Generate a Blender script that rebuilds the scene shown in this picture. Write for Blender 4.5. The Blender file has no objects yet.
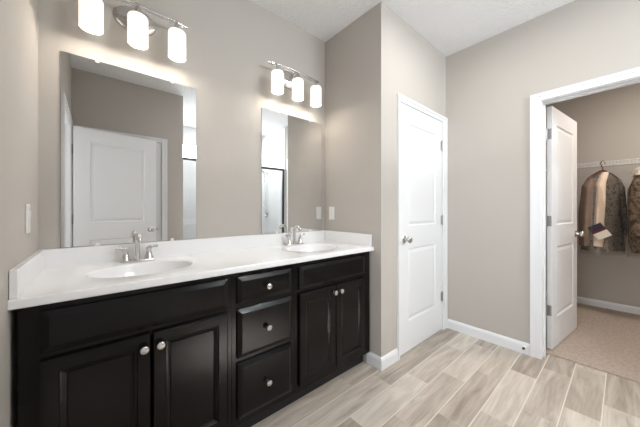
import bpy, bmesh, math, random
from mathutils import Vector, Matrix, noise
random.seed(7)
S = bpy.context.scene
COL = S.collection
R = math.radians

# ------------------------------------------------------------------ camera
cam_d = bpy.data.cameras.new('camera'); cam = bpy.data.objects.new('camera', cam_d); COL.objects.link(cam)
cam.location = (0.211, -1.795, 1.186)
cam.rotation_euler = (R(90), 0, R(-40.592))
cam_d.sensor_fit = 'HORIZONTAL'; cam_d.sensor_width = 36
cam_d.lens = 36 * 260.1 / 640
cam_d.shift_y = -3.9 / 640
cam_d.clip_start = 0.02
S.camera = cam

# ------------------------------------------------------------------ world and lights
W = bpy.data.worlds.new('sky'); S.world = W; W.use_nodes = True
W.node_tree.nodes['Background'].inputs[0].default_value = (0.72, 0.84, 1.0, 1)
W.node_tree.nodes['Background'].inputs[1].default_value = 1.5

def area(name, loc, rot, sx, sy, power, color):
    d = bpy.data.lights.new(name, 'AREA'); d.shape = 'RECTANGLE'; d.size = sx; d.size_y = sy
    d.energy = power; d.color = color
    o = bpy.data.objects.new(name, d); COL.objects.link(o); o.location = loc; o.rotation_euler = rot
    return o
area('shower_window_daylight', (2.05, -3.72, 2.30), (R(66), 0, R(24)), 1.2, 0.45, 105, (0.92, 0.965, 1.0))
area('bedroom_fill', (-1.55, -1.6, 1.5), (R(90), 0, R(-90)), 1.6, 1.9, 60, (0.92, 0.96, 1.0))  # added fill panel inside the bedroom, shining through the doorway; no window there
floor_spot = area('bedroom_spot_fill', (-0.9, -1.5, 2.6), (0, 0, 0), 0.2, 0.2, 17, (0.90, 0.95, 1.0))  # added narrow lamp: brightens a floor patch for the cabinet sheen, no real sun
floor_spot.rotation_euler = Vector((1.15 + 0.9, -0.08, -2.6)).to_track_quat('-Z', 'Y').to_euler()
floor_spot.data.spread = R(16)
area('bathroom_fill', (2.0, -1.33, 2.665), (0, 0, 0), 0.36, 0.36, 8, (1.0, 0.97, 0.93))  # added room fill, hung under an invented ceiling fixture
area('shower_fill', (2.0, -2.95, 2.68), (0, 0, 0), 0.2, 0.2, 12, (1.0, 0.98, 0.96))  # added to brighten the shower, no lamp known there
area('closet_lamp_light', (3.75, -2.35, 2.665), (0, 0, 0), 0.3, 0.3, 22, (1.0, 0.90, 0.80))
LAMP_SHADE_EMIT = 0.85
LAMP_BULB_W = 1.5

S.view_settings.view_transform = 'Standard'
S.view_settings.look = 'None'
S.view_settings.exposure = 0.13
S.view_settings.gamma = 1.0
S.view_settings.use_curve_mapping = False
S.cycles.use_denoising = True
S.cycles.max_bounces = 14
S.cycles.diffuse_bounces = 8
S.cycles.sample_clamp_indirect = 8

# ------------------------------------------------------------------ materials
def srgb(r, g, b):
    f = lambda c: (c / 255 / 12.92) if c / 255 <= 0.04045 else ((c / 255 + 0.055) / 1.055) ** 2.4
    return (f(r), f(g), f(b), 1)

def new_mat(name, color, rough=0.5, metal=0.0, spec=0.5, bump=None, var=None, coat=0.0):
    m = bpy.data.materials.new(name); m.use_nodes = True
    nt = m.node_tree; p = nt.nodes['Principled BSDF']
    p.inputs['Base Color'].default_value = color
    p.inputs['Roughness'].default_value = rough
    p.inputs['Metallic'].default_value = metal
    p.inputs['Specular IOR Level'].default_value = spec
    p.inputs['Coat Weight'].default_value = coat
    tc = nt.nodes.new('ShaderNodeTexCoord')
    if var:
        sc, amt = var
        n = nt.nodes.new('ShaderNodeTexNoise'); n.inputs['Scale'].default_value = sc; n.inputs['Detail'].default_value = 4
        nt.links.new(tc.outputs['Object'], n.inputs['Vector'])
        mx = nt.nodes.new('ShaderNodeMix'); mx.data_type = 'RGBA'
        mx.inputs['A'].default_value = tuple(c * (1 - amt) for c in color[:3]) + (1,)
        mx.inputs['B'].default_value = tuple(min(1, c * (1 + amt)) for c in color[:3]) + (1,)
        nt.links.new(n.outputs['Fac'], mx.inputs['Factor'])
        nt.links.new(mx.outputs['Result'], p.inputs['Base Color'])
    if bump:
        sc, st, dist = bump
        n = nt.nodes.new('ShaderNodeTexNoise'); n.inputs['Scale'].default_value = sc; n.inputs['Detail'].default_value = 3
        nt.links.new(tc.outputs['Object'], n.inputs['Vector'])
        b = nt.nodes.new('ShaderNodeBump'); b.inputs['Strength'].default_value = st; b.inputs['Distance'].default_value = dist
        nt.links.new(n.outputs['Fac'], b.inputs['Height'])
        nt.links.new(b.outputs['Normal'], p.inputs['Normal'])
    return m

def emis(name, color, strength):
    m = bpy.data.materials.new(name); m.use_nodes = True
    p = m.node_tree.nodes['Principled BSDF']
    p.inputs['Base Color'].default_value = (0.55, 0.53, 0.50, 1)
    p.inputs['Emission Color'].default_value = color
    p.inputs['Emission Strength'].default_value = strength
    p.inputs['Roughness'].default_value = 0.25
    return m

M = {}
M['wall'] = new_mat('greige_wall_paint', (0.49, 0.46, 0.425, 1), 0.75, spec=0.25, bump=(180, 0.12, 0.002), var=(3, 0.015))
M['ceiling'] = new_mat('white_textured_ceiling', (0.86, 0.87, 0.885, 1), 0.9, spec=0.1, bump=(45, 0.9, 0.012))
M['trim'] = new_mat('white_semigloss_trim', (0.80, 0.81, 0.83, 1), 0.35, spec=0.4)
M['door'] = new_mat('white_door_paint', (0.79, 0.80, 0.82, 1), 0.4, spec=0.4, bump=(60, 0.05, 0.002))
M['black'] = new_mat('espresso_black_lacquer', (0.005, 0.0042, 0.0042, 1), 0.2, spec=0.2, bump=(30, 0.03, 0.002), var=(7, 0.25))
M['kick'] = new_mat('black_toe_kick', (0.006, 0.005, 0.005, 1), 0.55)
M['marble'] = new_mat('white_cultured_marble', (0.86, 0.86, 0.87, 1), 0.16, spec=0.5, var=(5, 0.02), coat=0.2)
M['nickel'] = new_mat('brushed_nickel', (0.64, 0.615, 0.595, 1), 0.24, 1.0)
M['chrome'] = new_mat('polished_chrome', (0.72, 0.71, 0.70, 1), 0.12, 1.0)
M['dark_metal'] = new_mat('dark_grey_metal', (0.12, 0.12, 0.125, 1), 0.35, 0.9)
M['hinge'] = new_mat('satin_hinge_metal', (0.42, 0.42, 0.43, 1), 0.35, 1.0)
M['plastic'] = new_mat('white_switch_plastic', (0.80, 0.79, 0.77, 1), 0.3)
M['mirror'] = new_mat('silver_mirror', (0.88, 0.89, 0.89, 1), 0.0, 1.0)
M['mirror_edge'] = new_mat('mirror_edge', (0.10, 0.11, 0.11, 1), 0.3, 0.5)
M['shade'] = emis('lit_opal_glass', (1.0, 0.93, 0.84, 1), LAMP_SHADE_EMIT)
M['bulb'] = emis('lit_bulb', (1.0, 0.93, 0.82, 1), 6)
M['diffuser'] = emis('lit_ceiling_diffuser', (1.0, 0.97, 0.93, 1), 1.2)
M['rubber'] = new_mat('black_rubber', (0.03, 0.03, 0.03, 1), 0.6)
M['wire'] = new_mat('white_coated_wire', (0.75, 0.75, 0.74, 1), 0.4)
M['hanger'] = new_mat('dark_red_brown_hanger', srgb(92, 48, 38), 0.4)
M['flag_navy'] = new_mat('navy_cloth', srgb(48, 46, 60), 0.8)
M['flag_red'] = new_mat('maroon_cloth', srgb(112, 34, 44), 0.8)
M['flag_white'] = new_mat('cream_cloth', srgb(232, 222, 208), 0.8)
M['tan'] = new_mat('tan_cloth', srgb(132, 112, 98), 0.85, var=(14, 0.2), bump=(26, 0.5, 0.01))
M['film_white'] = new_mat('crumpled_white_film', srgb(205, 196, 184), 0.3, var=(30, 0.25), bump=(40, 0.8, 0.02))
M['clip'] = new_mat('clear_grey_clip', (0.35, 0.35, 0.36, 1), 0.25)
M['cream'] = new_mat('cream_cloth_panel', srgb(226, 205, 186), 0.85, var=(14, 0.12), bump=(26, 0.5, 0.01))

def glass_mat(name, tint, rough, mixfac):
    m = bpy.data.materials.new(name); m.use_nodes = True; nt = m.node_tree; nt.nodes.clear()
    o = nt.nodes.new('ShaderNodeOutputMaterial'); t = nt.nodes.new('ShaderNodeBsdfTransparent'); g = nt.nodes.new('ShaderNodeBsdfGlossy')
    t.inputs[0].default_value = tint; g.inputs['Roughness'].default_value = rough; g.inputs['Color'].default_value = (0.9, 0.9, 0.9, 1)
    mx = nt.nodes.new('ShaderNodeMixShader'); mx.inputs[0].default_value = mixfac
    nt.links.new(t.outputs[0], mx.inputs[1]); nt.links.new(g.outputs[0], mx.inputs[2]); nt.links.new(mx.outputs[0], o.inputs[0])
    return m
M['glass'] = glass_mat('clear_shower_glass', (0.96, 0.97, 0.97, 1), 0.02, 0.05)
M['bag'] = glass_mat('thin_plastic_film', (0.90, 0.88, 0.86, 1), 0.3, 0.05)

def bump_mat_camo(name, cols, scale):
    m = bpy.data.materials.new(name); m.use_nodes = True; nt = m.node_tree; p = nt.nodes['Principled BSDF']
    tc = nt.nodes.new('ShaderNodeTexCoord'); v = nt.nodes.new('ShaderNodeTexVoronoi'); v.inputs['Scale'].default_value = scale
    n = nt.nodes.new('ShaderNodeTexNoise'); n.inputs['Scale'].default_value = scale * .6; n.inputs['Detail'].default_value = 8; n.inputs['Roughness'].default_value = 0.72
    r = nt.nodes.new('ShaderNodeValToRGB'); r.color_ramp.interpolation = 'CONSTANT'
    el = r.color_ramp.elements
    el[0].position = 0; el[0].color = cols[0]; el[1].position = 0.42; el[1].color = cols[1]
    for pos, c in ((0.5, cols[2]), (0.58, cols[3])):
        e = el.new(pos); e.color = c
    nt.links.new(tc.outputs['Object'], n.inputs['Vector']); nt.links.new(n.outputs['Fac'], r.inputs['Fac'])
    nt.links.new(r.outputs['Color'], p.inputs['Base Color']); p.inputs['Roughness'].default_value = 0.85
    b = nt.nodes.new('ShaderNodeBump'); b.inputs['Strength'].default_value = 0.5; b.inputs['Distance'].default_value = 0.01
    nt.links.new(n.outputs['Fac'], b.inputs['Height']); nt.links.new(b.outputs['Normal'], p.inputs['Normal'])
    return m
M['camo_grey'] = bump_mat_camo('grey_digital_camouflage', [srgb(66, 62, 60), srgb(100, 94, 88), srgb(124, 118, 110), srgb(80, 76, 72)], 48)
M['camo_brown'] = bump_mat_camo('brown_camouflage', [srgb(52, 42, 34), srgb(90, 74, 60), srgb(134, 114, 94), srgb(64, 58, 48)], 24)

# wood-look plank floor tile -------------------------------------------------
def plank_floor():
    m = bpy.data.materials.new('wood_look_plank_tile'); m.use_nodes = True; nt = m.node_tree; L = nt.links
    p = nt.nodes['Principled BSDF']
    def math_(op, a, b=None, c=None):
        n = nt.nodes.new('ShaderNodeMath'); n.operation = op
        for i, v in enumerate((a, b, c)):
            if v is None: continue
            if isinstance(v, (int, float)): n.inputs[i].default_value = v
            else: L.new(v, n.inputs[i])
        return n.outputs[0]
    tc = nt.nodes.new('ShaderNodeTexCoord'); sp = nt.nodes.new('ShaderNodeSeparateXYZ'); L.new(tc.outputs['Object'], sp.inputs[0])
    x, y = sp.outputs[0], sp.outputs[1]
    rowf = math_('DIVIDE', math_('SUBTRACT', -0.462, y), 0.1565)
    row = math_('FLOOR', rowf)
    colf = math_('DIVIDE', math_('SUBTRACT', math_('SUBTRACT', x, 0.285), math_('MULTIPLY', row, 0.2067)), 0.612)
    col = math_('FLOOR', colf)
    fr = math_('SUBTRACT', rowf, row); fc = math_('SUBTRACT', colf, col)
    dr = math_('MULTIPLY', math_('MINIMUM', fr, math_('SUBTRACT', 1.0, fr)), 0.1565)
    dc = math_('MULTIPLY', math_('MINIMUM', fc, math_('SUBTRACT', 1.0, fc)), 0.612)
    gr = math_('LESS_THAN', dr, 0.0028); gc = math_('LESS_THAN', dc, 0.0018)
    cv = nt.nodes.new('ShaderNodeCombineXYZ'); L.new(row, cv.inputs[0]); L.new(col, cv.inputs[1])
    wn = nt.nodes.new('ShaderNodeTexWhiteNoise'); wn.noise_dimensions = '3D'; L.new(cv.outputs[0], wn.inputs['Vector'])
    # grain coordinates
    gv = nt.nodes.new('ShaderNodeCombineXYZ')
    L.new(math_('MULTIPLY', x, 2.2), gv.inputs[0]); L.new(math_('MULTIPLY', y, 15.0), gv.inputs[1])
    L.new(math_('MULTIPLY', wn.outputs['Value'], 40.0), gv.inputs[2])
    n1 = nt.nodes.new('ShaderNodeTexNoise'); n1.inputs['Scale'].default_value = 1.0; n1.inputs['Detail'].default_value = 5; n1.inputs['Distortion'].default_value = 1.1
    L.new(gv.outputs[0], n1.inputs['Vector'])
    gv2 = nt.nodes.new('ShaderNodeCombineXYZ')
    L.new(math_('MULTIPLY', x, 6.0), gv2.inputs[0]); L.new(math_('MULTIPLY', y, 90.0), gv2.inputs[1]); L.new(math_('MULTIPLY', wn.outputs['Value'], 40.0), gv2.inputs[2])
    n2 = nt.nodes.new('ShaderNodeTexNoise'); n2.inputs['Scale'].default_value = 1.0; n2.inputs['Detail'].default_value = 3
    L.new(gv2.outputs[0], n2.inputs['Vector'])
    r = nt.nodes.new('ShaderNodeValToRGB'); el = r.color_ramp.elements
    el[0].position = 0.15; el[0].color = (0.30, 0.25, 0.205, 1); el[1].position = 0.85; el[1].color = (0.66, 0.60, 0.53, 1)
    e = el.new(0.5); e.color = (0.49, 0.43, 0.37, 1)
    t = math_('ADD', math_('SUBTRACT', math_('MULTIPLY', n1.outputs['Fac'], 1.0), 0.17), math_('ADD', math_('MULTIPLY', n2.outputs['Fac'], 0.34), math_('MULTIPLY', math_('SUBTRACT', wn.outputs['Value'], 0.5), 0.50)))
    L.new(t, r.inputs['Fac'])
    mx = nt.nodes.new('ShaderNodeMix'); mx.data_type = 'RGBA'; L.new(math_('MULTIPLY', gc, 0.6), mx.inputs['Factor']); L.new(r.outputs['Color'], mx.inputs['A']); mx.inputs['B'].default_value = (0.55, 0.50, 0.43, 1)
    mx2 = nt.nodes.new('ShaderNodeMix'); mx2.data_type = 'RGBA'; L.new(gr, mx2.inputs['Factor']); L.new(mx.outputs['Result'], mx2.inputs['A']); mx2.inputs['B'].default_value = (0.68, 0.635, 0.57, 1)
    L.new(mx2.outputs['Result'], p.inputs['Base Color']); p.inputs['Roughness'].default_value = 0.42; p.inputs['Specular IOR Level'].default_value = 0.4
    return m
M['floor'] = plank_floor()

def carpet_mat():
    m = new_mat('beige_carpet_pile', (0.60, 0.50, 0.425, 1), 0.95, spec=0.05, bump=(150, 1.0, 0.02), var=(60, 0.35)); return m
M['carpet'] = carpet_mat()

def tile_mat():
    m = bpy.data.materials.new('pale_grey_shower_tile'); m.use_nodes = True; nt = m.node_tree
    p = nt.nodes['Principled BSDF']; tc = nt.nodes.new('ShaderNodeTexCoord')
    sp = nt.nodes.new('ShaderNodeSeparateXYZ'); nt.links.new(tc.outputs['Object'], sp.inputs[0])
    ad = nt.nodes.new('ShaderNodeMath'); nt.links.new(sp.outputs[0], ad.inputs[0]); nt.links.new(sp.outputs[1], ad.inputs[1])
    cb = nt.nodes.new('ShaderNodeCombineXYZ'); nt.links.new(ad.outputs[0], cb.inputs[0]); nt.links.new(sp.outputs[2], cb.inputs[1])
    b = nt.nodes.new('ShaderNodeTexBrick'); nt.links.new(cb.outputs[0], b.inputs['Vector'])
    b.inputs['Scale'].default_value = 1; b.inputs['Brick Width'].default_value = 0.61; b.inputs['Row Height'].default_value = 0.2
    b.inputs['Mortar Size'].default_value = 0.0035
    b.inputs['Color1'].default_value = (0.74, 0.745, 0.75, 1); b.inputs['Color2'].default_value = (0.68, 0.69, 0.70, 1); b.inputs['Mortar'].default_value = (0.75, 0.76, 0.77, 1)
    nt.links.new(b.outputs['Color'], p.inputs['Base Color']); p.inputs['Roughness'].default_value = 0.25
    return m
M['tile'] = tile_mat()

# ------------------------------------------------------------------ mesh helpers
def box(bm, x0, y0, z0, x1, y1, z1, bev=0.0):
    x0, x1 = sorted((x0, x1)); y0, y1 = sorted((y0, y1)); z0, z1 = sorted((z0, z1))
    vs = [bm.verts.new((x, y, z)) for x in (x0, x1) for y in (y0, y1) for z in (z0, z1)]
    fs = [(0, 1, 3, 2), (4, 6, 7, 5), (0, 4, 5, 1), (2, 3, 7, 6), (0, 2, 6, 4), (1, 5, 7, 3)]
    faces = [bm.faces.new([vs[i] for i in f]) for f in fs]
    if bev > 0:
        es = {e for f in faces for e in f.edges}
        bmesh.ops.bevel(bm, geom=list(es), offset=bev, segments=2, affect='EDGES', profile=0.5)

def ring(bm, c, u, v, ru, rv, n):
    return [bm.verts.new(c + u * (ru * math.cos(2 * math.pi * k / n)) + v * (rv * math.sin(2 * math.pi * k / n))) for k in range(n)]

def bridge(bm, a, b):
    n = len(a)
    for k in range(n):
        bm.faces.new((a[k], a[(k + 1) % n], b[(k + 1) % n], b[k]))

def basis(d):
    d = Vector(d).normalized(); a = Vector((0, 0, 1)) if abs(d.z) < .95 else Vector((1, 0, 0))
    u = d.cross(a).normalized(); return d, u, d.cross(u).normalized()

def lathe(bm, origin, axis, prof, n=24, sy=1.0, capped=True):
    """prof: list of (distance along axis, radius); sy squashes the second radial direction."""
    d, u, v = basis(axis); o = Vector(origin); prev = None
    for i, (h, r) in enumerate(prof):
        rg = ring(bm, o + d * h, u, v, r, r * sy, n)
        if prev: bridge(bm, prev, rg)
        if capped and (i == 0 or i == len(prof) - 1): bm.faces.new(rg)
        prev = rg

def tube(bm, pts, rad, n=12, closed=False):
    pts = [Vector(p) for p in pts]; rads = rad if isinstance(rad, (list, tuple)) else [rad] * len(pts)
    prev = None; u = None; first = None
    for i, p in enumerate(pts):
        a = pts[max(i - 1, 0)]; b = pts[min(i + 1, len(pts) - 1)]; d = (b - a).normalized()
        if u is None: _, u, v = basis(d)
        u = (u - d * u.dot(d)).normalized(); v = d.cross(u)
        rg = ring(bm, p, u, v, rads[i], rads[i], n)
        if prev: bridge(bm, prev, rg)
        else: bm.faces.new(rg)
        prev = rg
    bm.faces.new(prev)

def obj(name, bm, mats, parent=None, smooth=False, angle=40):
    bmesh.ops.recalc_face_normals(bm, faces=bm.faces[:])
    me = bpy.data.meshes.new(name); bm.to_mesh(me); bm.free()
    for m in (mats if isinstance(mats, (list, tuple)) else [mats]): me.materials.append(m)
    if smooth:
        for p in me.polygons: p.use_smooth = True
        try: me.set_sharp_from_angle(angle=R(angle))
        except Exception: pass
    o = bpy.data.objects.new(name, me); COL.objects.link(o)
    if parent: o.parent = parent
    return o

def B(): return bmesh.new()

def boxes(name, lst, mat, parent=None, bev=0.0):
    bm = B()
    for b in lst: box(bm, *b, bev=bev)
    return obj(name, bm, mat, parent)

def thing(name, label, cat, loc=(0, 0, 0), rotz=0, group=None):
    o = bpy.data.objects.new(name, None); COL.objects.link(o); o.location = loc; o.rotation_euler = (0, 0, rotz)
    o.empty_display_size = 0.05; o['label'] = label; o['category'] = cat
    if group: o['group'] = group
    return o

def tag(o, label, cat, group=None):
    o['label'] = label; o['category'] = cat
    if group: o['group'] = group
    return o

def struct(o, label=None, cat=None):
    o['kind'] = 'structure'
    if label: o['label'] = label
    if cat: o['category'] = cat
    return o

def copy_tree(o, parent=None):
    c = o.copy(); COL.objects.link(c)
    if parent: c.parent = parent
    for ch in list(o.children): copy_tree(ch, c)
    return c

# ------------------------------------------------------------------ room shell
H = 2.729; XR = 2.887; XA = 1.809; YD = -0.627; YO = -2.12; XO = 1.10
struct(boxes('floor', [(-0.14, 0.12, -0.1, 3.02, -3.6, 0)], M['floor']), 'pale wood-look plank tile floor with light grout lines', 'floor')
struct(boxes('floor_closet', [(3.02, -0.6, -0.1, 4.96, -3.1, 0.012)], M['carpet']), 'beige carpet on the walk-in closet floor', 'carpet')
struct(boxes('floor_bedroom', [(-2.1, -0.2, -0.1, -0.14, -3.2, 0.0)], M['carpet']), 'carpeted floor beyond the entry doorway', 'carpet')
struct(boxes('ceiling', [(-2.2, 0.12, H, 4.96, -3.75, H + 0.1)], M['ceiling']), 'white lightly textured ceiling', 'ceiling')
struct(boxes('wall_back', [(-0.12, 0, 0, XA + .12, 0.12, H)], M['wall']), 'greige wall behind the double vanity', 'wall')
struct(boxes('wall_alcove', [(XA, 0, 0, XA + 0.12, YD, H)], M['wall']), 'greige side wall at the right end of the vanity', 'wall')
DL, DR, DT = 2.045, 2.79, 2.045
struct(boxes('wall_linen', [(XA + .12, YD + .11, 0, DL - .012, YD, H), (DR + .012, YD + .11, 0, XR, YD, H), (DL - .012, YD + .11, DT + .01, DR + .012, YD, H)], M['wall']), 'greige wall around the closed white door', 'wall')
CY0, CY1 = -1.375, -2.19
struct(boxes('wall_right', [(XR, YD + .11, 0, XR + .12, CY0 + .012, H), (XR, CY1 - .012, 0, XR + .12, -3.6, H), (XR, CY0 + .012, 2.055, XR + .12, CY1 - .012, H)], M['wall']), 'grey-beige wall between closed door and closet doorway', 'wall')
LY0, LY1 = -1.10, -1.88
struct(boxes('wall_left', [(-0.12, 0.12, 0, 0, LY0 + .012, H), (-.12, LY1 - .012, 0, 0, -3.6, H), (-.12, LY0 + .012, 2.055, 0, LY1 - .012, H)], M['wall']), 'pale greige wall at the left end of the vanity', 'wall')
FX0, FX1 = 0.10, 0.845
struct(boxes('wall_front', [(0, YO, 0, FX0 - .012, YO - .11, H), (FX1 + .012, YO, 0, XO, YO - .11, H), (FX0 - .012, YO, 2.055, FX1 + .012, YO - .11, H), (XO - .11, YO - .11, 0, XO, -3.5, H)], M['wall']), 'greige wall reflected in the left mirror', 'wall')
# shower walls with a high transom window
wx0, wx1, wz0, wz1 = 1.2, 2.5, 2.12, 2.43
struct(boxes('wall_shower', [(0.9, -3.5, 0, XR, -3.6, wz0), (0.9, -3.5, wz1, XR, -3.6, H), (0.9, -3.5, wz0, wx0, -3.6, wz1), (wx1, -3.5, wz0, XR, -3.6, wz1)], M['trim']), 'white upper wall of the shower with a transom window', 'wall')
struct(boxes('wall_shower_tile', [(XO, -3.488, 0, XR, -3.5, 2.08), (XR - .012, -2.34, 0, XR, -3.488, 2.08), (XO, -2.34, 0, XO + .012, -3.488, 2.08)], M['tile']), 'pale grey tiles lining the shower', 'wall tile')
struct(boxes('wall_shower_upper', [(XR - .008, -2.34, 2.08, XR, -3.488, H)], M['trim']), 'white painted wall above the shower tiles', 'wall')
w = struct(boxes('window_1', [(wx0, -3.5, wz0, wx0 + .04, -3.56, wz1), (wx1 - .04, -3.5, wz0, wx1, -3.56, wz1), (wx0, -3.5, wz0, wx1, -3.56, wz0 + .03), (wx0, -3.5, wz1 - .03, wx1, -3.56, wz1)], M['trim']), 'high transom window frame in the shower', 'window')
boxes('pane', [(wx0 + .04, -3.53, wz0 + .03, wx1 - .04, -3.536, wz1 - .03)], M['glass'], w)
# closet shell
struct(boxes('wall_closet_back', [(4.82, -0.6, 0, 4.94, -3.1, H)], M['wall']), 'greige back wall of the walk-in closet', 'wall')
struct(boxes('wall_closet_left', [(3.007, -0.6, 0, 4.94, -0.7, H)], M['wall']), 'greige left side wall of the walk-in closet', 'wall')
struct(boxes('wall_closet_right', [(3.007, -3.0, 0, 4.94, -3.1, H)], M['wall']), 'greige right side wall of the walk-in closet', 'wall')
# bedroom shell behind the entry doorway
struct(boxes('wall_bedroom', [(-2.1, -0.3, 0, -.12, -0.2, H), (-2.1, -3.1, 0, -.12, -3.2, H), (-2.2, -0.2, 0, -2.1, -3.2, H)], M['wall']), 'greige walls beyond the entry doorway', 'wall')
struct(boxes('wall_toilet_room', [(0, -3.5, 0, 0.99, -3.6, H)], M['wall']), 'greige wall behind the closed toilet room door', 'wall')

# baseboards ------------------------------------------------------------
def baseboard(name, segs, label):
    bm = B()
    for (x0, y0, x1, y1, nx, ny) in segs:   # run along wall, normal (nx, ny) into the room
        t = 0.014; h = 0.092
        prof = [(0, 0), (t, 0), (t, h - .022), (t * .75, h - .010), (t * .45, h - .003), (t * .3, h), (0, h)]
        a = [bm.verts.new((x0 + nx * p[0], y0 + ny * p[0], p[1])) for p in prof]
        b = [bm.verts.new((x1 + nx * p[0], y1 + ny * p[0], p[1])) for p in prof]
        bridge(bm, a, b); bm.faces.new(a); bm.faces.new(b)
    o = obj(name, bm, M['trim']); struct(o, label, 'baseboard'); return o
baseboard('baseboard_alcove', [(XA, -.50, XA, YD, -1, 0)], 'short white baseboard beside the vanity cabinet')
baseboard('baseboard_linen', [(XA - .014, YD, DL - .035, YD, 0, -1)], 'short white baseboard left of the closed door')
baseboard('baseboard_right', [(XR, YD, XR, CY0 + .075, -1, 0)], 'white baseboard between closed door and closet doorway')
baseboard('baseboard_closet', [(4.82, -.7, 4.82, -3.0, -1, 0)], 'white baseboard at the back of the closet')
baseboard('baseboard_left', [(0, -.57, 0, LY0 + .075, 1, 0)], 'white baseboard on the left wall')
baseboard('baseboard_front', [(FX1 + .07, YO, XO, YO, 0, 1)], 'white baseboard by the toilet room door')

# casings: built around an opening in a local frame, then placed ------------
def casing(name, wdt, h, lw, rw, hw, depth, mtx, label, sides=(1,), stop=None):
    """Opening from x=0..wdt, z=0..h; the near wall face is y=0, wall goes to y=+depth."""
    bm = B()
    for s in sides:
        y0, y1, y2 = (-.018, -.012, 0) if s == 1 else (depth + .018, depth + .012, depth)
        for (a, b, inner) in ((-lw, -.006, 1), (wdt + .006, wdt + rw, 0)):
            box(bm, a, y1, 0, b, y2, h + hw - .001)
            if inner: box(bm, a, y0, 0, a + (b - a) * .38, y1, h + hw)      # raised outer back-band
            else: box(bm, b - (b - a) * .38, y0, 0, b, y1, h + hw)
        box(bm, -.006, y1, h + .006, wdt + .006, y2, h + hw - .001)
        box(bm, -lw * .62, y0, h + hw * .62, wdt + rw * .62, y1, h + hw)
    # jamb lining
    box(bm, -.012, 0, 0, 0, depth, h + .012); box(bm, wdt, 0, 0, wdt + .012, depth, h + .012); box(bm, 0, 0, h, wdt, depth, h + .012)
    if stop is not None:
        box(bm, 0, stop, 0, .011, stop + .03, h); box(bm, wdt - .011, stop, 0, wdt, stop + .03, h); box(bm, .011, stop, h - .011, wdt - .011, stop + .03, h)
    bm.transform(mtx)
    return struct(obj(name, bm, M['trim']), label, 'door casing')

T = Matrix.Translation
def RZ(a): return Matrix.Rotation(R(a), 4, 'Z')
# frame orientation: local -y faces the viewer's room
casing('trim_1', DR - DL, DT, .033, .095, .058, .11, T((DL, YD, 0)), 'white casing around the closed door', stop=.045)
casing('trim_2', CY0 - CY1, DT, .072, .072, .062, .12, T((XR, CY0, 0)) @ RZ(-90), 'white casing around the closet doorway', sides=(1, -1), stop=.05)
casing('trim_3', LY0 - LY1, DT, .065, .065, .06, .12, T((0, LY1, 0)) @ RZ(90), 'white casing around the entry doorway', stop=.05)
casing('trim_4', FX1 - FX0, DT, .065, .065, .06, .11, T((FX1, YO, 0)) @ RZ(180), 'white casing around the closed toilet room door', stop=.045)

# panelled slabs -----------------------------------------------------------
def panel_face(bm, w, h, y, s, panels, rings):
    """One face in the xz plane at y with panel holes; s = -1 face looks to -y. rings: (inset, depth into slab)."""
    xs = sorted({0, w} | {p[0] for p in panels} | {p[2] for p in panels})
    zs = sorted({0, h} | {p[1] for p in panels} | {p[3] for p in panels})
    for i in range(len(xs) - 1):
        for j in range(len(zs) - 1):
            cx, cz = (xs[i] + xs[i + 1]) / 2, (zs[j] + zs[j + 1]) / 2
            if any(p[0] < cx < p[2] and p[1] < cz < p[3] for p in panels): continue
            bm.faces.new([bm.verts.new(q) for q in ((xs[i], y, zs[j]), (xs[i + 1], y, zs[j]), (xs[i + 1], y, zs[j + 1]), (xs[i], y, zs[j + 1]))])
    for p in panels:
        prev = [bm.verts.new(q) for q in ((p[0], y, p[1]), (p[2], y, p[1]), (p[2], y, p[3]), (p[0], y, p[3]))]
        for ins, dep in rings:
            yy = y - s * dep
            cur = [bm.verts.new(q) for q in ((p[0] + ins, yy, p[1] + ins), (p[2] - ins, yy, p[1] + ins), (p[2] - ins, yy, p[3] - ins), (p[0] + ins, yy, p[3] - ins))]
            bridge(bm, prev, cur); prev = cur
        bm.faces.new(prev)

def slab_sides(bm, w, h, y0, y1):
    for q in (((0, y0, 0), (w, y0, 0), (w, y1, 0), (0, y1, 0)), ((0, y0, h), (w, y0, h), (w, y1, h), (0, y1, h)),
              ((0, y0, 0), (0, y1, 0), (0, y1, h), (0, y0, h)), ((w, y0, 0), (w, y1, 0), (w, y1, h), (w, y0, h))):
        bm.faces.new([bm.verts.new(c) for c in q])

DOOR_RINGS = [(0.010, 0.009), (0.016, 0.009), (0.040, 0.003)]
def door_leaf(bm, w, h=2.03, t=0.035, st=0.125, two_sided=True):
    pans = [(st, .245, w - st, .85), (st, 1.035, w - st, h - .14)]
    panel_face(bm, w, h, 0, -1, pans, DOOR_RINGS)
    panel_face(bm, w, h, t, 1, pans, DOOR_RINGS)
    slab_sides(bm, w, h, 0, t)
    bmesh.ops.remove_doubles(bm, verts=bm.verts[:], dist=1e-5)

def knob_bm(bm, x, y, z, s):
    """Round knob at x,z on a face at y, pointing along s*y."""
    lathe(bm, (x, y, z), (0, s, 0), [(-.001, .031), (.004, .031), (.008, .026), (.010, .013), (.028, .011), (.034, .018), (.042, .026), (.052, .028), (.062, .023), (.067, .012), (.068, .001)], 20)

def hinge_bm(bm, x, y, z, s):
    lathe(bm, (x, y, z - .045), (0, 0, 1), [(0, .0065), (.09, .0065)], 10)
    for k in (-1, 1): lathe(bm, (x, y, z + k * .047), (0, 0, k), [(0, .0045), (.006, .003)], 8)
    box(bm, x, y, z - .043, x + s * .03, y + .003, z + .043)

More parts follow.
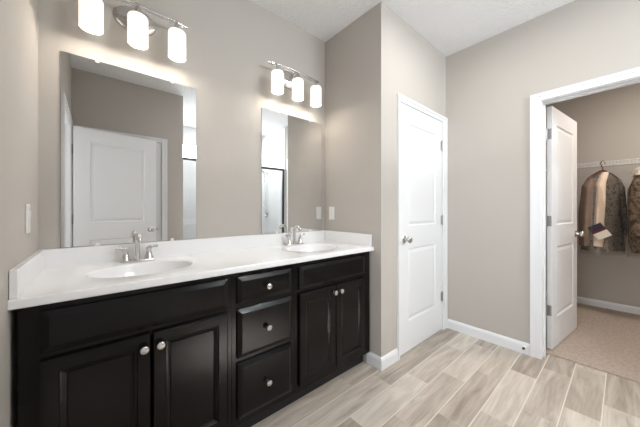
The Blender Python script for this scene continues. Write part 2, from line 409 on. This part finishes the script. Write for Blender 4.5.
def make_door(name, w, mtx, hinge_side, label, knob_sides=(-1, 1), hinge_face=-1, kz=.93):
    e = thing(name, label, 'door'); e['kind'] = 'structure'; e.matrix_world = mtx
    bm = B(); door_leaf(bm, w); obj('leaf', bm, M['door'], e)
    kx = w - .062 if hinge_side == 'L' else .062
    for s in knob_sides:
        bm = B(); knob_bm(bm, kx, 0 if s == -1 else .035, kz, s); obj('door_knob', bm, M['nickel'], e, True)
    ex = w if hinge_side == 'L' else 0
    dx = 1 if hinge_side == 'L' else -1
    boxes('latch_plate', [(ex - .0005 * dx, .006, kz - .028, ex + .001 * dx, .029, kz + .028)], M['hinge'], e)
    for z in (1.80, 1.07, .32):
        bm = B(); hx = -.003 if hinge_side == 'L' else w + .003
        hy = -.005 if hinge_face == -1 else .037
        hinge_bm(bm, hx, hy, z, 1 if hinge_side == 'L' else -1); 
        # leaf plate on the door edge and on the jamb
        box(bm, hx - .001, .003, z - .043, hx + .001, .032, z + .043)
        obj('hinge', bm, M['hinge'], e, True)
    return e
make_door('door_1', DR - DL - .006, T((DL + .003, YD - .004, .014)), 'R', 'closed white two-panel door beside the vanity alcove', knob_sides=(-1,))
# closet door swung into the closet: hinge end at (3.09, -1.405), free end towards (3.81, -1.50)
ang = math.degrees(math.atan2(-1.490 + 1.405, 3.80 - 3.088))
make_door('door_2', .735, T((3.088, -1.408, .02)) @ RZ(ang), 'L', 'open white two-panel door swung into the closet', hinge_face=1)
# entry door swung against the front wall
ang3 = math.degrees(math.atan2(-2.045 + 1.90, .76))
make_door('door_3', .755, T((0.770, -2.017, .014)) @ RZ(180 + ang3) , 'R', 'open white entry door reflected in the left mirror', hinge_face=1)
make_door('door_4', FX1 - FX0 - .006, T((FX1 - .003, YO - .004, .014)) @ RZ(180), 'R', 'closed white door behind the open entry door, in the mirror', knob_sides=(-1,))

# door stop on the right baseboard
t = thing('door_stop', 'small spring door stop on the baseboard beside the closet casing', 'door stop', (XR - .014, -1.268, .062))
bm = B(); lathe(bm, (0, 0, 0), (-1, 0, 0), [(0, .013), (.006, .013), (.008, .007), (.035, .0065)], 14); obj('post', bm, M['plastic'], t, True)
bm = B(); lathe(bm, (-.035, 0, 0), (-1, 0, 0), [(0, .010), (.010, .010), (.013, .006)], 14); obj('rubber_tip', bm, M['rubber'], t, True)

# ------------------------------------------------------------------ vanity cabinets
YF = -0.533; ZB = 0.872; ZT = 0.100
def vanity_front(bm, x0, z0, x1, z1, kind):
    w, h = x1 - x0, z1 - z0; t = .020
    sub = B()
    if kind == 'door':
        st = .044
        panel_face(sub, w, h, 0, -1, [(.012, .012, w - .012, h - .012)], [])
        sub.free(); sub = B()
        # outer eased edge, flat frame, sloped moulding, flat centre
        o = [(0, .006, 0), (.006, 0, 0)]
        prof = [(0, t), (0, .005), (.005, 0), (st, 0), (st + .003, .004), (st + .010, .006), (st + .020, .0125), (st + .023, .0105), (st + .026, .0105)]
    else:
        prof = [(0, t), (0, .010), (.004, .008), (.022, .0), (.026, .0)]
    prev = None
    for ins, dep in prof:
        cur = [sub.verts.new(q) for q in ((ins, dep, ins), (w - ins, dep, ins), (w - ins, dep, h - ins), (ins, dep, h - ins))]
        if prev: bridge(sub, prev, cur)
        else: sub.faces.new(cur)
        prev = cur
    sub.faces.new(prev)
    sub.transform(T((x0, YF - t - .001, z0)))
    me = bpy.data.meshes.new('tmp'); sub.to_mesh(me); sub.free(); bm.from_mesh(me); bpy.data.meshes.remove(me)

def cab_knob(parent, x, z):
    bm = B(); lathe(bm, (x, YF - .020, z), (0, -1, 0), [(-.001, .008), (.003, .008), (.006, .006), (.014, .0065), (.018, .0135), (.022, .0155), (.026, .0145), (.029, .009), (.030, .001)], 20)
    obj('knob', bm, M['nickel'], parent, True)

def cabinet(label, x0, x1, fronts):
    c = thing('vanity_cabinet', label, 'cabinet')
    bm = B()
    zt = ZB
    # carcass as panels plus a face frame
    box(bm, x0, -.02, ZT, x0 + .016, YF + .018, zt); box(bm, x1 - .016, -.02, ZT, x1, YF + .018, zt)
    box(bm, x0 + .016, -.02, ZT, x1 - .016, YF + .018, ZT + .016); box(bm, x0 + .016, -.02, ZT + .016, x1 - .016, -.032, zt)
    obj('carcass', bm, M['black'], c)
    bm = B()
    fx0 = min(f[1] for f in fronts) + .008; fx1 = max(f[3] for f in fronts) - .008
    box(bm, x0, YF + .018, ZT, fx0, YF, zt); box(bm, fx1, YF + .018, ZT, x1, YF, zt)
    zs = sorted({round(f[2], 3) for f in fronts} | {round(f[4], 3) for f in fronts})
    box(bm, fx0, YF + .018, ZT, fx1, YF, zs[0] + .008); box(bm, fx0, YF + .018, zs[-1] - .008, fx1, YF, zt)
    for a, b in zip(zs[1:-1:2], zs[2:-1:2]): box(bm, fx0, YF + .018, a - .008, fx1, YF, b + .008)
    obj('face_frame', bm, M['black'], c)
    boxes('toe_kick', [(x0, YF + .075, 0, x1, YF + .062, ZT)], M['kick'], c)
    for f in fronts:
        bm = B(); vanity_front(bm, f[1], f[2], f[3], f[4], 'door' if f[0] == 'door' else 'slab')
        o = obj({'door': 'cabinet_door', 'drawer': 'drawer', 'false': 'false_drawer_front'}[f[0]], bm, M['black'], c)
        if len(f) > 5: cab_knob(o, f[5], f[6])
    return c
cabinet('black two-door sink cabinet at the left end below the left sink', .018, .716,
        [('false', .068, .708, .692, .848), ('door', .068, .135, .3765, .685, .352, .635), ('door', .3835, .135, .692, .685, .408, .635)])
cabinet('black three-drawer cabinet between the two sink cabinets', .718, 1.092,
        [('drawer', .742, .712, 1.066, .848, .904, .78), ('drawer', .742, .442, 1.066, .685, .904, .560), ('drawer', .742, .135, 1.066, .415, .904, .268)])
cabinet('black two-door sink cabinet at the right end below the right sink', 1.094, 1.788,
        [('false', 1.122, .708, 1.716, .848), ('door', 1.122, .135, 1.4155, .685, 1.395, .642), ('door', 1.4225, .135, 1.716, .685, 1.452, .642)])

# ------------------------------------------------------------------ countertop with two integral basins
CT = 0.905; YC = -.561
ct = thing('countertop', 'white cultured marble vanity top with backsplash and two oval basins', 'countertop')
SINKS = [(.385, -.292), (1.425, -.292)]; SA, SB = .208, .156
def top_mesh():
    bm = B(); z = CT
    xs = [0.001]; 
    for cx, cy in SINKS: xs += [cx - .26, cx + .26]
    xs.append(XA - .001); y0, y1 = YC + .006, -.001
    def quad(a, b, c, d): bm.faces.new([bm.verts.new(q) for q in (a, b, c, d)])
    for i in (0, 2, 4): quad((xs[i], y0, z), (xs[i + 1], y0, z), (xs[i + 1], y1, z), (xs[i], y1, z))
    N = 64
    for cx, cy in SINKS:
        el = []; rc = []
        for k in range(N):
            a = 2 * math.pi * k / N; ca, sa = math.cos(a), math.sin(a)
            el.append(bm.verts.new((cx + (SA + .006) * ca, cy + (SB + .006) * sa, z)))
            tx = .26 / abs(ca) if abs(ca) > 1e-6 else 1e9
            ty = ((y1 - cy) if sa > 0 else (cy - y0)) / abs(sa) if abs(sa) > 1e-6 else 1e9
            s = min(tx, ty); rc.append(bm.verts.new((cx + ca * s, cy + sa * s, z)))
        bridge(bm, el, rc)
        # fill the rectangle corners missed by the radial sampling
        for sx in (-1, 1):
            for sy, yy in ((-1, y0), (1, y1)):
                ca0 = math.atan2(yy - cy, sx * .26); k = (ca0 / (2 * math.pi) * N) % N
                a, b = int(math.floor(k)) % N, int(math.ceil(k)) % N
                if a != b:
                    cv = bm.verts.new((cx + sx * .26, yy, z)); bm.faces.new((rc[a], rc[b], cv))
        # rolled rim into the basin
        prev = el
        for (ea, dz) in ((.003, -.001), (0, -.004)):
            cur = [bm.verts.new((cx + (SA + ea) * math.cos(2 * math.pi * k / N), cy + (SB + ea) * math.sin(2 * math.pi * k / N), z + dz)) for k in range(N)]
            bridge(bm, prev, cur); prev = cur
    # front edge profile
    prof = [(y0, z), (YC + .002, z - .002), (YC, z - .006), (YC, .878), (YC + .003, .874), (YC + .02, .8735), (-.001, .8735)]
    for (ya, za), (yb, zb) in zip(prof[:-2], prof[1:-1]):
        quad((.001, ya, za), (XA - .001, ya, za), (XA - .001, yb, zb), (.001, yb, zb))
    for xe in (.001, XA - .001):
        vs = [bm.verts.new((xe, yy, zz)) for yy, zz in prof] + [bm.verts.new((xe, -.001, z))]
        bm.faces.new(vs)
    # underside front strip
    quad((.001, YC + .02, .8735), (XA - .001, YC + .02, .8735), (XA - .001, -.45, .8735), (.001, -.45, .8735))
    bmesh.ops.remove_doubles(bm, verts=bm.verts[:], dist=1e-5)
    return bm
obj('top_slab', top_mesh(), M['marble'], ct, True, 35)
boxes('backsplash', [(.001, -.001, CT - .002, XA - .001, -.021, .997)], M['marble'], ct, bev=.003)
boxes('side_splash', [(.001, -.021, CT - .002, .021, -.546, .997)], M['marble'], ct, bev=.003)
boxes('side_splash', [(XA - .021, -.021, CT - .002, XA - .001, -.546, .997)], M['marble'], ct, bev=.003)
for cx, cy in SINKS:
    bm = B(); N = 64; prev = None
    for k_, (f, dz) in enumerate([(1, -.003), (.985, -.012), (.955, -.035), (.90, -.065), (.80, -.095), (.62, -.118), (.40, -.128), (.2, -.131), (.10, -.132)]):
        cur = [bm.verts.new((cx + SA * f * math.cos(2 * math.pi * k / N), cy + .01 * (1 - f) + SB * f * math.sin(2 * math.pi * k / N), CT + dz)) for k in range(N)]
        if prev: bridge(bm, prev, cur)
        prev = cur
    bm.faces.new(prev)
    s = obj('sink_basin', bm, M['marble'], ct, True, 60)
    bm = B(); lathe(bm, (cx, cy + .009, CT - .1325), (0, 0, 1), [(0, .024), (.003, .024), (.004, .019), (.002, .016), (.005, .013), (.006, .001)], 24); obj('drain', bm, M['chrome'], s, True)

# ------------------------------------------------------------------ faucets
def faucet(x, label, group=None):
    f = thing('faucet', label, 'faucet', (x, -.075, CT + .0006), group=group)
    bm = B(); box(bm, -.078, -.024, 0, .078, .024, .010, bev=.004); obj('base_plate', bm, M['nickel'], f, True)
    # arched spout
    pts = []; rad = []
    for z, r in ((.008, .016), (.03, .0125), (.06, .0115), (.09, .011)): pts.append((0, .004, z)); rad.append(r)
    for k in range(1, 11):
        a = math.pi * k / 12 * 1.12
        pts.append((0, .004 - .042 * (1 - math.cos(a)), .105 + .040 * math.sin(a))); rad.append(.011 + .0012 * k / 10)
    bm = B(); tube(bm, pts, rad, 16); sp = obj('spout', bm, M['nickel'], f, True, 60)
    bm = B(); lathe(bm, (0, .020, .008), (0, 0, 1), [(0, .003), (.055, .003), (.058, .006), (.066, .006), (.069, .002)], 10); obj('lift_rod', bm, M['nickel'], f, True)
    for s in (-1, 1):
        bm = B(); lathe(bm, (s * .052, 0, .008), (0, 0, 1), [(0, .0235), (.010, .0215), (.030, .0155), (.050, .0115), (.056, .014), (.064, .013), (.069, .004)], 20)
        hb = obj('handle_body', bm, M['nickel'], f, True)
        bm = B(); tube(bm, [(s * .052, 0, .072), (s * .062, -.003, .075), (s * .078, -.006, .077), (s * .094, -.008, .077)], [.008, .0075, .0065, .0065], 12)
        obj('lever', bm, M['nickel'], hb, True, 60)
    return f
faucet(.378, 'brushed nickel two-handle faucet behind the left sink')
faucet(1.417, 'brushed nickel two-handle faucet behind the right sink')

# ------------------------------------------------------------------ mirrors
def mirror(x0, x1, label):
    z0, z1 = 1.000, 1.963
    m = thing('wall_mirror', label, 'mirror', (x0, 0, z0)); w, h = x1 - x0, z1 - z0
    bm = B(); bm.faces.new([bm.verts.new(q) for q in ((.0, -.0060, 0), (w, -.0060, 0), (w, -.0060, h), (0, -.0060, h))])
    me = obj('mirror_glass', bm, M['mirror'], m)
    boxes('mirror_backing', [(0, -.0012, 0, w, -.0057, h)], M['mirror_edge'], m)
    for cx, cz, s in ((w * .22, 0, 1), (w * .78, 0, 1), (w * .22, h, -1), (w * .78, h, -1)):
        bm = B(); box(bm, cx - .009, -.0066, cz - .002 if s > 0 else cz - .012, cx + .009, -.0092, cz + .012 if s > 0 else cz + .002, bev=.001)
        obj('mirror_clip', bm, M['plastic'] if s > 0 else M['clip'], m)
mirror(.075, .694, 'frameless rectangular mirror above the left sink')
mirror(1.160, 1.762, 'frameless rectangular mirror above the right sink')

# ------------------------------------------------------------------ vanity lights
def vanity_light(cx, label):
    v = thing('vanity_light', label, 'wall lamp', (cx, 0, 2.13), group=None)
    bm = B(); lathe(bm, (0, -.001, .118), (0, -1, 0), [(0, .100), (.006, .100), (.012, .094), (.016, .070), (.019, .02)], 36, sy=.70); obj('back_plate', bm, M['nickel'], v, True)
    bm = B(); tube(bm, [(0, -.016, .118), (0, -.06, .122), (0, -.09, .145)], .009, 12)
    obj('arm', bm, M['nickel'], v, True)
    # gently bowed bar with a twin rail
    bm = B()
    tube(bm, [(-.245 + .049 * k, -.105 + .012 * ((k - 5) / 5) ** 2, 0.147 + .006 * (1 - ((k - 5) / 5) ** 2)) for k in range(11)], .0062, 10)
    tube(bm, [(-.23 + .046 * k, -.088 + .006 * ((k - 5) / 5) ** 2, .143) for k in range(11)], .0045, 10)
    obj('bar', bm, M['chrome'], v, True)
    for k in (-1, 0, 1):
        x = k * .185; y = -.128
        bm = B(); lathe(bm, (x, y, .068), (0, 0, 1), [(0, .030), (.012, .030), (.016, .016), (.034, .012), (.052, .010), (.060, .005)], 20)
        tube(bm, [(x, y, .124), (x, -.115, .140), (x, -.105, .147)], .005, 8)
        so = obj('socket_cup', bm, M['nickel'], v, True)
        bm = B()
        ro, ri = .046, .0425; zt, zb = .078, -.074
        d, u, w_ = Vector((0, 0, 1)), Vector((1, 0, 0)), Vector((0, 1, 0)); prev = None
        for r, z in ((.030, zt), (.036, zt), (.042, zt - .004), (ro, zt - .012), (ro, zb), (ri, zb), (ri, zt - .012), (.030, zt - .006)):
            rg = ring(bm, Vector((x, y, z)), u, w_, r, r, 32)
            if prev: bridge(bm, prev, rg)
            prev = rg
        obj('glass_shade', bm, M['shade'], v, True, 50)
        bm = B(); lathe(bm, (x, y, .068), (0, 0, -1), [(0, .012), (.03, .014), (.045, .025), (.065, .029), (.085, .023), (.094, .008)], 16)
        obj('bulb', bm, M['bulb'], v, True)
        ld = bpy.data.lights.new('bulb_light', 'POINT'); ld.energy = LAMP_BULB_W; ld.color = (1.0, .90, .78); ld.shadow_soft_size = .025
        lo = bpy.data.objects.new('bulb_light', ld); COL.objects.link(lo); lo.parent = v; lo.location = (x, y, -.058)
    return v
vanity_light(.375, 'three-shade brushed nickel vanity light above the left mirror')
vanity_light(1.41, 'three-shade brushed nickel vanity light above the right mirror')

# added fill fixtures over bathroom and shower, then the closet ceiling lamp
def disk_light(x, y, r, label):
    t = thing('ceiling_light', label, 'ceiling lamp', (x, y, H - .001))
    bm = B(); lathe(bm, (0, 0, 0), (0, 0, -1), [(0, r + .03), (.02, r + .03), (.03, r + .02), (.03, r)], 40); obj('rim', bm, M['trim'], t, True)
    bm = B(); lathe(bm, (0, 0, -.028), (0, 0, -1), [(0, r), (.008, r * .97), (.013, r * .6), (.014, .01)], 40); obj('diffuser', bm, M['diffuser'], t, True)
disk_light(2.0, -1.33, .19, 'added round flush fill light over the middle of the bathroom')  # invented fixture that carries the bathroom fill
disk_light(2.0, -2.95, .09, 'added small ceiling fill light over the shower')  # invented fixture around the added shower fill
disk_light(3.75, -2.35, .13, 'round flush ceiling light in the closet')

# ------------------------------------------------------------------ switches
def switch(mtx, label):
    s = thing('light_switch', label, 'switch'); s.matrix_world = mtx
    bm = B(); box(bm, -.035, -.0055, -.0575, .035, -.0005, .0575, bev=.0022); obj('cover_plate', bm, M['plastic'], s)
    bm = B(); vs = [bm.verts.new(q) for q in ((-.0165, -.0052, -.033), (.0165, -.0052, -.033), (.0165, -.0052, .033), (-.0165, -.0052, .033), (-.0165, -.006, -.033), (.0165, -.006, -.033), (.0165, -.0105, .033), (-.0165, -.0105, .033))]
    for f in ((0, 1, 2, 3), (4, 5, 6, 7), (0, 1, 5, 4), (1, 2, 6, 5), (2, 3, 7, 6), (3, 0, 4, 7)): bm.faces.new([vs[i] for i in f])
    obj('rocker', bm, M['plastic'], s)
    for z in (-.048, .048):
        bm = B(); lathe(bm, (0, -.005, z), (0, -1, 0), [(0, .003), (.0012, .003)], 10); obj('screw', bm, M['plastic'], s)
switch(T((0, -.262, 1.15)) @ RZ(90), 'white rocker switch plate on the left wall')
switch(T((XA, -.095, 1.155)) @ RZ(-90), 'white rocker switch plate right of the right mirror')

# ------------------------------------------------------------------ shower, seen in the mirrors
YG = -2.37
e = thing('shower_enclosure', 'framed glass shower enclosure reflected in both mirrors', 'shower enclosure', (XO + .014, YG, 0))
wd = XR - XO - .030
boxes('frame', [(0, -.02, 1.91, wd, .02, 1.945), (0, -.02, .10, wd, .02, .13), (0, -.02, .13, .022, .02, 1.91), (wd - .03, -.02, .13, wd, .02, 1.91), (wd * .5 - .014, -.016, .13, wd * .5 + .014, .016, 1.91)], M['dark_metal'], e)
boxes('fixed_glass', [(.022, -.004, .13, wd * .5 - .014, .004, 1.91)], M['glass'], e)
dd = boxes('shower_door', [(wd * .5 + .014, -.004, .13, wd - .03, .004, 1.91)], M['glass'], e)
bm = B(); tube(bm, [(wd * .5 + .06, .005, .9), (wd * .5 + .06, .05, .9), (wd * .5 + .06, .05, 1.15), (wd * .5 + .06, .005, 1.15)], .008, 10); obj('door_handle', bm, M['chrome'], dd, True)
struct(boxes('trim_5', [(XO + .014, YG + .05, 0.001, XR - .016, YG - .05, .0995)], M['marble']), 'white shower curb under the glass enclosure', 'shower curb')
s = thing('hand_shower', 'chrome hand shower with hose on the shower side wall', 'shower head', (XR - .013, -3.02, 1.95))
bm = B(); lathe(bm, (0, 0, 0), (-1, 0, 0), [(0, .028), (.006, .028), (.01, .012), (.06, .010)], 16); obj('wall_mount', bm, M['chrome'], s, True)
bm = B(); tube(bm, [(-.055, -.0, -.12), (-.06, 0, -.02), (-.075, .0, .02)], [.010, .012, .016], 12); lathe(bm, (-.07, 0, .03), (-.8, 0, -.5), [(0, .02), (.015, .045), (.03, .048), (.034, .04)], 20); obj('spray_head', bm, M['chrome'], s, True)
bm = B(); tube(bm, [(-.055, 0, -.12), (-.05, .015, -.30), (-.05, .03, -.50), (-.045, .02, -.62), (-.04, -.02, -.68), (-.04, -.06, -.66), (-.02, -.07, -.62), (0, -.07, -.62)], .0065, 8); obj('hose', bm, M['chrome'], s, True)
v = thing('shower_valve', 'chrome shower valve below the hand shower', 'shower valve', (XR - .013, -3.02, 1.10))
bm = B(); lathe(bm, (0, 0, 0), (-1, 0, 0), [(0, .075), (.006, .075), (.010, .06), (.012, .03), (.05, .026), (.055, .01)], 28); obj('escutcheon', bm, M['chrome'], v, True)
bm = B(); tube(bm, [(-.045, 0, 0), (-.05, .04, -.03), (-.055, .075, -.055)], [.012, .009, .008], 10); obj('lever', bm, M['chrome'], v, True)

# ------------------------------------------------------------------ closet: wire shelf and hanging clothes
SX0, SX1, SZ = 4.47, 4.815, 1.715
sh = thing('wire_shelf', 'white wire closet shelf along the back wall', 'shelf', (SX0, -.71, SZ))
Lh = -(3.0 - .72); dpt = SX1 - SX0
bm = B()
for x, z, r in ((0, 0, .0035), (0, -.045, .0035), (.12, -.004, .003), (.24, -.004, .003), (dpt - .006, 0, .0035)):
    tube(bm, [(x, 0, z), (x, Lh, z)], r, 6)
obj('rails', bm, M['wire'], sh, True)
bm = B()
n = 88
for k in range(n):
    y = Lh * (k + .5) / n
    tube(bm, [(-.0005, y, -.045), (0, y, .003), (dpt - .006, y, .003)], .0016, 4)
o = obj('cross_wires', bm, M['wire'], sh, True)
for y in (-.35, -1.55):
    bm = B(); tube(bm, [(.01, y, -.004), (dpt - .004, y, -.30)], .005, 8); obj('brace', bm, M['wire'], sh, True)
RZ_ = SZ - .045; RX = SX0

def loft(rings_, closed=True):
    bm = B(); prev = None
    for rg in rings_:
        cur = [bm.verts.new(p) for p in rg]
        if prev: bridge(bm, prev, cur)
        elif closed: bm.faces.new(cur)
        prev = cur
    bm.faces.new(prev); return bm

def cloth(levels, seed, amp, n=72, folds=7):
    """levels: (z, half width, half depth, x offset). Local x = across the shoulders, y = front to back."""
    out = []
    m = len(levels); sub = 6
    for i in range((m - 1) * sub + 1):
        a = min(i // sub, m - 2); t = i / sub - a
        z, wx, wy, ox = [levels[a][q] * (1 - t) + levels[a + 1][q] * t for q in range(4)]
        down = 1 - (z - levels[-1][0]) / (levels[0][0] - levels[-1][0])
        rg = []
        for k in range(n):
            th = 2 * math.pi * k / n; c, s = math.cos(th), math.sin(th)
            e_ = .75
            px = ox + wx * math.copysign(abs(c) ** e_, c); py = wy * math.copysign(abs(s) ** e_, s)
            f = amp * down ** .6 * (math.sin(th * folds + seed + 1.5 * math.sin(z * 5 + seed)) * .6 + noise.noise(Vector((px * 9 + seed, py * 9, z * 4))) * 1.3)
            rg.append(Vector((px + c * f * .5, py + s * f, z + .008 * noise.noise(Vector((px * 12, seed, 1))) * (1 if i > sub else 0))))
        out.append(rg)
    return out

def hanger(loc, rz, label):
    h = thing('clothes_hanger', label, 'hanger', loc, R(rz))
    bm = B()
    pts = [Vector((.022 * math.cos(a), 0, .012 + .026 * math.sin(a))) for a in [R(-30 + 24 * k) for k in range(10)]]
    pts += [Vector((-.012, 0, -.022)), Vector((0, 0, -.04)), Vector((0, 0, -.075))]
    tube(bm, pts, .0045, 8); obj('hook', bm, M['hanger'], h, True)
    bm = B(); tube(bm, [(-.165, 0, -.158), (-.10, 0, -.112), (-.03, 0, -.076), (0, 0, -.070), (.03, 0, -.076), (.10, 0, -.112), (.165, 0, -.158)], [.006, .008, .009, .010, .009, .008, .006], 10)
    tube(bm, [(-.165, 0, -.158), (0, 0, -.166), (.165, 0, -.158)], .004, 8); obj('shoulder_bar', bm, M['hanger'], h, True)
    return h

def hung(loc, rz, label, kind):
    g = thing('hanging_jacket', label, 'jacket', loc, R(rz))
    if kind == 'grey':
        lv = [(-.085, .030, .024, 0), (-.11, .070, .040, 0), (-.17, .130, .062, 0), (-.28, .172, .080, 0), (-.50, .185, .088, 0), (-.80, .190, .095, 0), (-.95, .192, .095, 0)]
        obj('jacket_body', loft(cloth(lv, 3.1, .018)), M['camo_grey'], g, True, 80)
        lv2 = [(-.095, .022, .022, -.025), (-.13, .034, .030, -.045), (-.22, .042, .040, -.085), (-.5, .046, .045, -.105), (-.78, .050, .045, -.115), (-.90, .046, .04, -.118)]
        bb = loft(cloth(lv2, .7, .008, folds=4)); bmesh.ops.translate(bb, verts=bb.verts[:], vec=(0, -.052, 0))
        o = obj('front_panel', bb, M['cream'], g, True, 80); o['label'] = 'cream front panel'
        lv3 = [(-.16, .025, .03, -.130), (-.24, .038, .045, -.165), (-.5, .042, .055, -.185), (-.72, .040, .050, -.19), (-.90, .038, .045, -.19)]
        obj('sleeve', loft(cloth(lv3, 5.2, .010, n=40, folds=4)), M['tan'], g, True, 80)['label'] = 'tan sleeve'
        lv3 = [(-.17, .022, .03, .115), (-.26, .034, .045, .140), (-.5, .038, .055, .155), (-.78, .036, .050, .155)]
        bb = loft(cloth(lv3, 2.2, .010, n=40, folds=4)); bmesh.ops.translate(bb, verts=bb.verts[:], vec=(0, -.03, 0)); obj('sleeve', bb, M['camo_grey'], g, True, 80)
        bm = B(); w_, h_ = .115, .155
        for mi, (a, b_) in enumerate(((.60, 1.0), (.46, .60), (0, .46))):
            n0 = len(bm.faces); box(bm, -w_ / 2, -.002, h_ * (a - .5), w_ / 2, .002, h_ * (b_ - .5)); bm.faces.ensure_lookup_table()
            for f in bm.faces[n0:]: f.material_index = mi
        bm.transform(T((-.74 * .182 - .012, -.67 * .182 + .014, -.735)) @ RZ(-48) @ Matrix.Rotation(R(-33), 4, 'Y'))
        pt = obj('striped_patch', bm, [M['flag_navy'], M['flag_red'], M['flag_white']], g); pt['label'] = 'navy, maroon and cream striped patch'
    else:
        lv = [(-.085, .035, .03, 0), (-.12, .08, .05, 0), (-.18, .14, .08, 0), (-.30, .185, .105, 0), (-.55, .19, .115, 0), (-.80, .185, .11, 0), (-.95, .16, .10, 0)]
        obj('jacket_body', loft(cloth(lv, 8.3, .022)), M['camo_brown'], g, True, 80)
        for sx in (-1, 1):
            lv3 = [(-.16, .025, .03, sx * .14), (-.24, .04, .05, sx * .175), (-.5, .046, .06, sx * .185), (-.76, .042, .05, sx * .185)]
            bb = loft(cloth(lv3, 4 + sx, .010, n=40, folds=4)); bmesh.ops.translate(bb, verts=bb.verts[:], vec=(0, -.03, 0)); obj('sleeve', bb, M['camo_brown'], g, True, 80)
        lv = [(-.040, .03, .02, 0), (-.06, .10, .07, 0), (-.10, .150, .10, 0), (-.155, .175, .11, 0), (-.175, .13, .08, 0)]
        obj('collar_wrap', loft(cloth(lv, 2.7, .03, folds=11)), M['film_white'], g, True, 80)
    # dry-cleaner film over the garment
    lv = [(-.080, .024, .020, 0), (-.10, .070, .050, 0), (-.17, .150, .085, 0), (-.30, .190, .100, 0), (-.60, .200, .108, 0), (-.90, .205, .110, .0), (-.99, .205, .108, .0)]
    out = cloth(lv, 1.9, .018, folds=9)
    bm = B(); prev = None
    for rg in out:
        cur = [bm.verts.new(p) for p in rg]
        if prev: bridge(bm, prev, cur)
        prev = cur
    obj('plastic_cover', bm, M['bag'], g, True, 80)
    return g

G1 = (RX - .002, -1.645, RZ_ + .018)
hanger(G1, -42, 'dark red hanger hooked on the wire shelf nearest the closet door')
hung((G1[0], G1[1], G1[2]), -42, 'grey camouflage jacket with cream front and striped patch under plastic', 'grey')
G2 = (RX - .002, -1.99, RZ_ + .018)
hanger(G2, -42, 'dark red hanger at the right edge, holding the brown jacket')
hung((G2[0], G2[1], G2[2]), -42, 'brown camouflage jacket under plastic at the right edge of the photo', 'brown')
